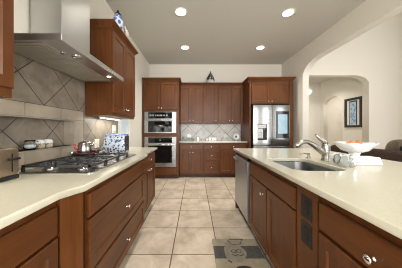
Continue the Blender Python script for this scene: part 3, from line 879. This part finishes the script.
MB().lathe([(0.022, 0.1075), (0.022, 0.118), (0.016, 0.124), (0.001, 0.124)], (0, -0.045, 0.052), 'x', 20).build('dial', M_BLKPL, ts)
v = MB()
for i in range(5):
    v.box(0.1075, 0.1092, -0.07, -0.028, 0.095 + i * 0.011, 0.099 + i * 0.011)
v.build('vents', M_GAP, ts)

# ------------------------------------------------------------------ niche pieces
jg = thing('glass_jug', 'small clear glass jug of white grains in the wall niche', 'jug', (-1.338, 1.395, NZ0), 0)
MB().lathe([(0.001, 0), (0.038, 0), (0.042, 0.01), (0.042, 0.045), (0.032, 0.062), (0.034, 0.078), (0.0315, 0.078), (0.029, 0.062), (0.039, 0.045), (0.039, 0.012), (0.001, 0.008)], seg=24).build('glass', M_GLASS, jg)
MB().lathe([(0.001, 0.009), (0.0375, 0.0125), (0.0375, 0.036), (0.02, 0.042), (0.001, 0.043)], seg=20).build('contents', M_SALT, jg)
MB().tube([(0.03, 0.028, 0.066), (0.044, 0.042, 0.058), (0.046, 0.044, 0.034), (0.034, 0.031, 0.022)], 0.004, 8).build('handle', M_GLASS, jg)
for q, (y, lab) in enumerate(((1.487, 'patterned pot with domed white lid in the niche, beside the glass jug'), (1.572, 'patterned pot with domed white lid in the niche, right of its twin'))):
    c = thing('lidded_pot', lab, 'pot', (-1.345, y, NZ0), 0, 'lidded pots in the niche')
    MB().lathe([(0.030, 0), (0.036, 0.006), (0.038, 0.03), (0.036, 0.042), (0.001, 0.042)], seg=22).build('body', M_SPOT, c)
    MB().lathe([(0.039, 0.0425), (0.040, 0.05), (0.034, 0.068), (0.022, 0.077), (0.001, 0.080)], seg=22).build('lid', M_WHITE, c)

# ------------------------------------------------------------------ quilted appliance cover
cv = thing('appliance_cover', 'blue and white floral cover over an appliance at the end of the left counter', 'cover', (-1.055, 2.32, 0.914), 0)
def cl(e, z, sk_=0.0):
    return [(a, c, z) for a, c in rrect(-0.142 + e + sk_, 0.135 - e, -0.085 + e, 0.085 - e, 0.02, 4)]
MB().loft([cl(-0.004, 0.0, -0.008), cl(0, 0.10, 0.0), cl(0.003, 0.20, 0.012), cl(0.006, 0.224, 0.018), cl(0.012, 0.232, 0.022)], 0, True, True).build('cloth', M_FLORAL, cv)
MB().tube([(a, c, 0.222) for a, c in rrect(-0.120, 0.130, -0.081, 0.081, 0.02, 4)] + [(0.110, -0.081, 0.222)], 0.006, 8).build('piping', M_BLUE, cv)
MB().box(0.1345, 0.139, -0.070, 0.070, 0.008, 0.205).build('side', M_BLKPL, cv, 0.002)
MB().tube([(0.139, -0.02, 0.08), (0.152, -0.02, 0.085), (0.152, 0.02, 0.085), (0.139, 0.02, 0.08)], 0.006, 8).build('handle', M_BLKPL, cv)

# ------------------------------------------------------------------ back counter pieces
tr = thing('glass_dish', 'pale green glass dish on the back counter, left end', 'dish', (-0.19, 4.62, 0.914), 0)
MB().loft([[(a, c, z) for a, c in rrect(-0.165 + e, 0.165 - e, -0.10 + e, 0.10 - e, 0.03, 5)] for e, z in ((0.03, 0), (0.008, 0.006), (0, 0.05), (0.006, 0.05), (0.016, 0.012), (0.05, 0.008))], 0, True).build('dish', M_GREENGL, tr)
gb = thing('mixing_bowl', 'dark grey bowl standing in the green glass dish on the back counter', 'bowl', (-0.268, 4.62, 0.9221), 0)
MB().lathe([(0.001, 0.0), (0.035, 0.0), (0.05, 0.03), (0.073, 0.075), (0.069, 0.075), (0.046, 0.032), (0.001, 0.01)], seg=28).build('bowl', M_STEELD, gb)
MB().tube([(-0.035, 0.0, 0.05), (-0.05, 0.0, 0.12), (-0.055, 0.0, 0.16)], [0.006, 0.006, 0.010], 8).build('spoon', M_STEELD, gb)
sb = thing('soap_bottle', 'white pump bottle on the back counter, left of the white radio', 'bottle', (0.075, 4.62, 0.914), 0)
MB().lathe([(0.034, 0), (0.036, 0.006), (0.036, 0.075), (0.028, 0.095), (0.012, 0.103), (0.012, 0.112), (0.001, 0.112)], seg=20).build('bottle', M_WHITE, sb)
MB().tube([(0, 0, 0.112), (0, 0, 0.135), (-0.012, -0.01, 0.138), (-0.03, -0.02, 0.134)], 0.006, 8).build('pump', M_WHITE, sb)
rd = thing('radio', 'small white box radio with a dark dial on the back counter', 'radio', (0.47, 4.62, 0.914), 0)
MB().box(-0.105, 0.105, -0.045, 0.045, 0, 0.085).build('case', M_WHITE, rd, 0.012)
MB().lathe([(0.016, -0.0455), (0.016, -0.049), (0.001, -0.049)], (-0.03, 0, 0.04), 'y', 18).build('dial', M_BLKPL, rd)
MB().box(0.02, 0.085, -0.0475, -0.0455, 0.02, 0.065).build('grille', M_PLATE, rd)
pl = thing('display_plate', 'round white plate with dark centre standing on the back counter', 'plate', (1.14, 4.74, 0.914), 0)
p = MB().lathe([(0.001, 0.0), (0.045, 0.0), (0.065, -0.010), (0.092, -0.016), (0.093, -0.012), (0.06, -0.002), (0.04, 0.008), (0.001, 0.008)], (0, 0, 0.101), 'y', 32).build('plate', M_WHITE, pl)
MB().lathe([(0.030, -0.0005), (0.030, -0.002), (0.001, -0.002)], (-0.006, 0, 0.100), 'y', 20).build('motif', plain('grey_motif', (0.16, 0.17, 0.18), 0.3, var=0.3, scale=40), p)
MB().tube([(-0.04, -0.045, 0.004), (-0.04, 0.02, 0.006), (-0.03, 0.03, 0.10)], 0.004, 8).tube([(0.04, -0.045, 0.004), (0.04, 0.02, 0.006), (0.03, 0.03, 0.10)], 0.004, 8).build('stand', M_BRONZE, pl)
tag(MB().box(-0.03, 0.03, -0.02, 0.02, 0, 0.055).build('cup', M_PLATE, None, 0.006, (0.33, 4.66, 0.914)), 'small cream box between the pump bottle and the radio', 'box')

# ------------------------------------------------------------------ island pieces
bw = thing('pedestal_bowl', 'white scalloped pedestal bowl on the island holding oranges', 'bowl', (1.492, 1.61, 0.914), 0)
def ringb(r, z, amp, wave):
    return [(r * (1 + amp * math.cos(8 * t)) * math.cos(t), r * (1 + amp * math.cos(8 * t)) * math.sin(t), z + wave * math.cos(8 * t)) for t in [2 * PI * i / 96 for i in range(96)]]
MB().loft([ringb(0.001, 0.080, 0, 0), ringb(0.062, 0.081, 0, 0), ringb(0.098, 0.096, 0.01, 0), ringb(0.128, 0.130, 0.02, 0.001), ringb(0.158, 0.166, 0.035, 0.004),
           ringb(0.157, 0.170, 0.035, 0.004), ringb(0.121, 0.137, 0.02, 0.001), ringb(0.09, 0.106, 0.01, 0), ringb(0.05, 0.094, 0, 0), ringb(0.001, 0.092, 0, 0)], 0, True, False).build('bowl', M_WHITE, bw)
MB().lathe([(0.088, 0), (0.088, 0.008), (0.060, 0.018), (0.042, 0.034), (0.038, 0.06), (0.048, 0.081)], seg=36).build('pedestal', M_WHITE, bw)
for q, (x, y, z, lab) in enumerate(((1.452, 1.605, 0.914 + 0.142, 'orange fruit in the white pedestal bowl, left of the pair'), (1.535, 1.625, 0.914 + 0.142, 'orange fruit in the white pedestal bowl, right of the pair'))):
    o = thing('orange', lab, 'fruit', (x, y, z), 0, 'oranges in the bowl')
    MB().sphere((0, 0, 0), 0.041, 0.041, 0.041).build('flesh', M_ORANGE, o)
    MB().lathe([(0.006, 0.040), (0.004, 0.043), (0.001, 0.0435)], seg=8).build('stem', M_BRONZE, o)
tw_ = thing('towel', 'folded white towel on the island in front of the pedestal bowl', 'towel', (1.388, 1.445, 0.914), 0.03)
b = MB()
for i in range(4):
    e = 0.003 * i
    b.loft([[(x, a, c) for a, c in rrect(-0.062 + e, 0.062 - e, 0.0152 * i, 0.0152 * i + 0.0148, 0.007, 4)] for x in (-0.128 + e, 0.128 - e)], 0, True)
b.build('folds', M_CLOTHW, tw_)
gj = thing('glass_jar', 'clear glass jar lying on its side between the faucet and white bowl', 'jar', (1.178, 1.28, 0.914), 0.05)
MB().lathe([(0.001, 0.004), (0.040, 0.0), (0.050, 0.010), (0.051, 0.10), (0.040, 0.128), (0.037, 0.128), (0.047, 0.10), (0.046, 0.014), (0.001, 0.010)], (0, 0, 0.0512), 'y', 28).build('glass', M_GLASS, gj)
MB().lathe([(0.036, 0.1285), (0.041, 0.1285), (0.041, 0.134), (0.036, 0.134), (0.036, 0.1285)], (0, 0, 0.0512), 'y', 24, 0, False).build('gasket', M_NICKEL, gj)
MB().lathe([(0.001, 0.1345), (0.044, 0.1345), (0.044, 0.152), (0.036, 0.17), (0.020, 0.178), (0.022, 0.19), (0.001, 0.195)], (0, 0, 0.0512), 'y', 24).build('lid', M_FROST, gj)

# ------------------------------------------------------------------ on top of the cabinets
jr = thing('porcelain_jar', 'blue and white jar with dark knob on top of the left wall cabinet', 'jar', (-0.985, 2.20, 2.47), 0)
MB().lathe([(0.038, 0), (0.044, 0.01), (0.060, 0.08), (0.062, 0.13), (0.048, 0.175), (0.034, 0.19), (0.034, 0.20), (0.001, 0.20)], seg=28).build('body', M_BLUEJAR, jr)
MB().lathe([(0.040, 0.2005), (0.040, 0.207), (0.026, 0.225), (0.010, 0.232), (0.015, 0.245), (0.010, 0.258), (0.001, 0.26)], seg=22).build('lid', M_BRONZE, jr)
dv = thing('dove_figurine', 'small pale figurine on the left wall cabinet, beyond the blue jar', 'figurine', (-0.965, 2.42, 2.47), 0)
MB().loft([[(0.03 * r * math.cos(t), p_ , 0.085 + zz + 0.04 * r * math.sin(t)) for t in [2 * PI * i / 14 for i in range(14)]] for p_, r, zz in
          ((-0.075, 0.25, 0.055), (-0.06, 0.55, 0.055), (-0.04, 0.55, 0.04), (-0.01, 1.0, 0.01), (0.03, 0.95, 0.0), (0.07, 0.5, 0.005), (0.11, 0.3, 0.012))], 0, True).build('body', M_PLATE, dv)
MB().lathe([(0.04, 0), (0.04, 0.01), (0.02, 0.02), (0.014, 0.052)], seg=18).build('base', M_PLATE, dv)

on = thing('pyramid_ornament', 'dark pointed lattice ornament with pale base on the back wall cabinets', 'ornament', (0.425, 4.70, 2.468), 0)
MB().lathe([(0.085, 0), (0.095, 0.012), (0.080, 0.03), (0.095, 0.07), (0.085, 0.10), (0.050, 0.15), (0.001, 0.17)], seg=28).build('base', M_FROST, on)
b = MB()
for i in range(8):
    t = 2 * PI * i / 8 + 0.2
    c, s_ = math.cos(t), math.sin(t)
    b.tube([(0.105 * c, 0.105 * s_, 0.085), (0.095 * c, 0.095 * s_, 0.135), (0.055 * c, 0.055 * s_, 0.215), (0.014 * c, 0.014 * s_, 0.285)], [0.013, 0.011, 0.008, 0.006], 8)
for r, z in ((0.100, 0.115), (0.075, 0.175), (0.042, 0.237)):
    b.tube([(r * math.cos(2 * PI * i / 24), r * math.sin(2 * PI * i / 24), z) for i in range(25)], 0.006, 8)
b.build('lattice', M_BRONZE, on)
MB().lathe([(0.016, 0.282), (0.016, 0.292), (0.008, 0.298), (0.016, 0.315), (0.010, 0.332), (0.001, 0.336)], seg=16).build('finial', M_BRONZE, on)

# ------------------------------------------------------------------ floor mat with a printed cook
mt = thing('kitchen_mat', 'beige kitchen mat printed with a cook on a dark band, by the sink', 'mat', (0.185, 1.10, 0), 0)
MB().loft([[(a, c, z) for a, c in rrect(e, 0.47 - e, e, 0.785 - e, 0.012, 4)] for e, z in ((0, 0.0005), (0, 0.006), (0.004, 0.008))], 0, False).build('pad', M_MAT, mt)
def ell(cx, cy, rx, ry, n=28, lob=0, amp=0):
    return [(cx + rx * (1 + amp * math.cos(lob * t)) * math.cos(t), cy + ry * (1 + amp * math.cos(lob * t)) * math.sin(t)) for t in [2 * PI * i / n for i in range(n)]]
MB().box(0.004, 0.466, 0.495, 0.668, 0.008, 0.0084).build('band', M_MATB, mt)
pr = MB().prism(ell(0.205, 0.575, 0.105, 0.13, 40, 5, 0.05), 0.0084, 0.0087).prism(ell(0.225, 0.705, 0.10, 0.05, 40, 6, 0.06), 0.0084, 0.0088).build('cook_print', M_MATF, mt)
def outline(m, pts, wdt, z0, z1):
    for (x0, y0), (x1, y1) in zip(pts, pts[1:]):
        dx, dy = x1 - x0, y1 - y0
        L_ = math.hypot(dx, dy) or 1
        nx, ny = -dy / L_ * wdt / 2, dx / L_ * wdt / 2
        m.prism([(x0 + nx, y0 + ny), (x0 - nx, y0 - ny), (x1 - nx, y1 - ny), (x1 + nx, y1 + ny)], z0, z1)
ln = MB()
for cx in (0.195, 0.245):
    outline(ln, ell(cx, 0.590, 0.022, 0.022, 16) + [(cx + 0.022, 0.590)], 0.006, 0.0088, 0.0091)
outline(ln, [(0.185, 0.775), (0.335, 0.775)], 0.014, 0.0088, 0.0091)
outline(ln, [(0.165, 0.765), (0.185, 0.70), (0.225, 0.685), (0.29, 0.70), (0.32, 0.765)], 0.006, 0.0088, 0.0091)
outline(ln, [(0.170, 0.545), (0.20, 0.530), (0.225, 0.545), (0.25, 0.530), (0.28, 0.545)], 0.009, 0.0088, 0.0091)
outline(ln, [(0.12, 0.47), (0.15, 0.445)], 0.014, 0.0088, 0.0091)
ln.prism(ell(0.24, 0.375, 0.07, 0.035, 28), 0.0088, 0.0091)
ln.build('cook_outline', M_MATK, mt)
MB().prism(ell(0.24, 0.21, 0.10, 0.13, 36, 5, 0.05), 0.0084, 0.0087).build('lower_print', M_MATF, mt)

# ------------------------------------------------------------------ living room and hall
sf = thing('sofa', 'dark brown sofa seen from behind beyond the island', 'sofa', (2.79, 1.40, 0), 0)
def soft(x0, x1, y0, y1, z0, z1, r):
    m = MB()
    m.loft([[(a, y, c) for a, c in rrect(x0 + e, x1 - e, z0 + e, z1 - e, max(r - e, 0.005), 5)] for y, e in ((y0, r * 0.7), (y0 + r * 0.3, r * 0.25), (y0 + r, 0), (y1 - r, 0), (y1 - r * 0.3, r * 0.25), (y1, r * 0.7))], 0, True)
    return m
soft(0.0, 0.20, 0.0, 2.18, 0.30, 0.90, 0.06).build('backrest', M_SOFA, sf)
soft(0.0, 0.90, 0.02, 2.16, 0.09, 0.32, 0.03).build('frame', M_SOFA, sf)
soft(0.0, 0.92, 0.0, 0.19, 0.30, 0.64, 0.07).build('arm', M_SOFA, sf)
soft(0.0, 0.92, 1.99, 2.18, 0.30, 0.64, 0.07).build('arm', M_SOFA, sf)
for i in range(2):
    soft(0.205, 0.90, 0.20 + i * 0.895, 1.085 + i * 0.895, 0.322, 0.46, 0.05).build('seat_cushion', M_SOFA, sf)
for x in (0.05, 0.82):
    for y in (0.06, 2.06):
        MB().box(x, x + 0.06, y, y + 0.06, 0, 0.095).build('foot', M_BLKPL, sf)
cu = thing('cushion', 'striped taupe satin cushion on the brown sofa', 'cushion', (3.085, 2.50, 0.762), 0)
MB().sphere((0, 0, 0), 0.085, 0.27, 0.30, 28, 16, 0, 0.6).build('cover', M_SATIN, cu)
MB().box(-0.088, -0.080, -0.14, 0.02, 0.09, 0.20).build('patch', M_FRAME, cu, 0.003)

pc = thing('framed_picture', 'black framed blue picture on the hall wall through the archway', 'picture', (5.03, 5.755, 1.28), RI)
pw, ph = 0.60, 0.94
sheet('frame', [rect(0, pw, 0, ph), rect(0.075, pw - 0.075, 0.075, ph - 0.075)], -0.035, -0.001, 'XZ', M_FRAME, pc, 0.003)
mtp = MB().box(0.074, pw - 0.074, -0.012, -0.002, 0.074, ph - 0.074).build('mount', M_ARTMAT, pc)
MB().box(0.20, pw - 0.20, -0.0135, -0.012, 0.10, ph - 0.13).build('art', M_ART, pc)
MB().box(0.165, 0.185, -0.014, -0.012, 0.08, ph - 0.10).box(pw - 0.20, pw - 0.165, -0.014, -0.012, 0.08, ph - 0.10).box(0.165, pw - 0.165, -0.014, -0.012, ph - 0.13, ph - 0.095).build('inner_border', M_FRAME, pc)

sc = thing('wall_sconce', 'glowing white wall sconce in the hall beside the archway jamb', 'sconce', (4.57, 6.90, 2.62), 0)
MB().loft([[(r * math.cos(t), -0.006 - r * 0.8 * math.sin(t), z) for t in [PI * i / 12 for i in range(13)]] for r, z in ((0.02, 0), (0.06, 0.05), (0.085, 0.10), (0.10, 0.16))], 0, True).build('shade', M_SHADE, sc)
MB().box(-0.04, 0.04, -0.007, -0.001, 0.02, 0.16).build('backplate', M_NICKEL, sc)
def lamp(name, parent, loc, power, size, color=WARM, spread=PI):
    d = bpy.data.lights.new(name, 'AREA'); d.shape = 'DISK'; d.size = size; d.energy = power; d.color = color; d.spread = spread
    o = bpy.data.objects.new(name, d); COL.objects.link(o); o.parent = parent; o.location = loc
    return o

# recessed ceiling lights, plus unseen ones added for fill
G_CAN = 'recessed ceiling lights'
cans = [(-0.225, 2.74, 'recessed ceiling light nearer the camera, on the left'), (-0.225, 3.92, 'recessed ceiling light nearer the back wall, on the left'),
        (1.495, 2.76, 'recessed ceiling light nearer the camera, on the right'), (1.495, 3.93, 'recessed ceiling light nearer the back wall, on the right'),
        (-0.225, 0.6, 'added unseen ceiling light above the camera, left of the aisle'), (1.495, 0.6, 'added unseen ceiling light above the near island'),
        (4.6, 2.2, 'added unseen fill light in the living room, near the sofa'), (4.2, 6.0, 'added unseen ceiling light in the hall'), (5.9, 6.2, 'added unseen ceiling light beyond the hall arch')]
for x, y, lab in cans:
    c = thing('recessed_light', lab, 'ceiling light', (x, y, H), 0, G_CAN)
    MB().lathe([(0.105, -0.0005), (0.105, -0.006), (0.085, -0.010), (0.078, -0.004), (0.078, -0.0005)], seg=32).build('trim_ring', M_TRIM, c)
    MB().lathe([(0.077, -0.001), (0.077, -0.005), (0.001, -0.006)], seg=28).build('lens', M_LAMP, c)
    lamp('bulb', c, (0, 0, -0.015), CAN_POWER * (0.6 if x < 4.65 and y < 3 and x > 4 else 1.6 if x > 4 else 1.3 if y > 3 else 1), 0.14, WARM, math.radians(118))
# under-cabinet lights and the lit hood lamp
for y, lab, ln_ in ((2.40, 'slim under-cabinet light over the far end of the left counter', 0.5), (0.52, 'slim under-cabinet light over the toaster end of the counter', 0.45)):
    u = thing('cabinet_light', lab, 'light', (-1.17, y, 1.37), 0, 'under-cabinet lights')
    MB().box(-0.03, 0.03, -ln_ / 2, ln_ / 2, -0.018, -0.0005).build('housing', M_TRIM, u, 0.003)
    MB().box(-0.022, 0.022, -ln_ / 2 + 0.02, ln_ / 2 - 0.02, -0.022, -0.018).build('lens', M_LAMPS, u)
    d = lamp('tube', u, (0, 0, -0.026), 2.2, 0.04)
    d.data.shape = 'RECTANGLE'; d.data.size = 0.04; d.data.size_y = ln_ - 0.05
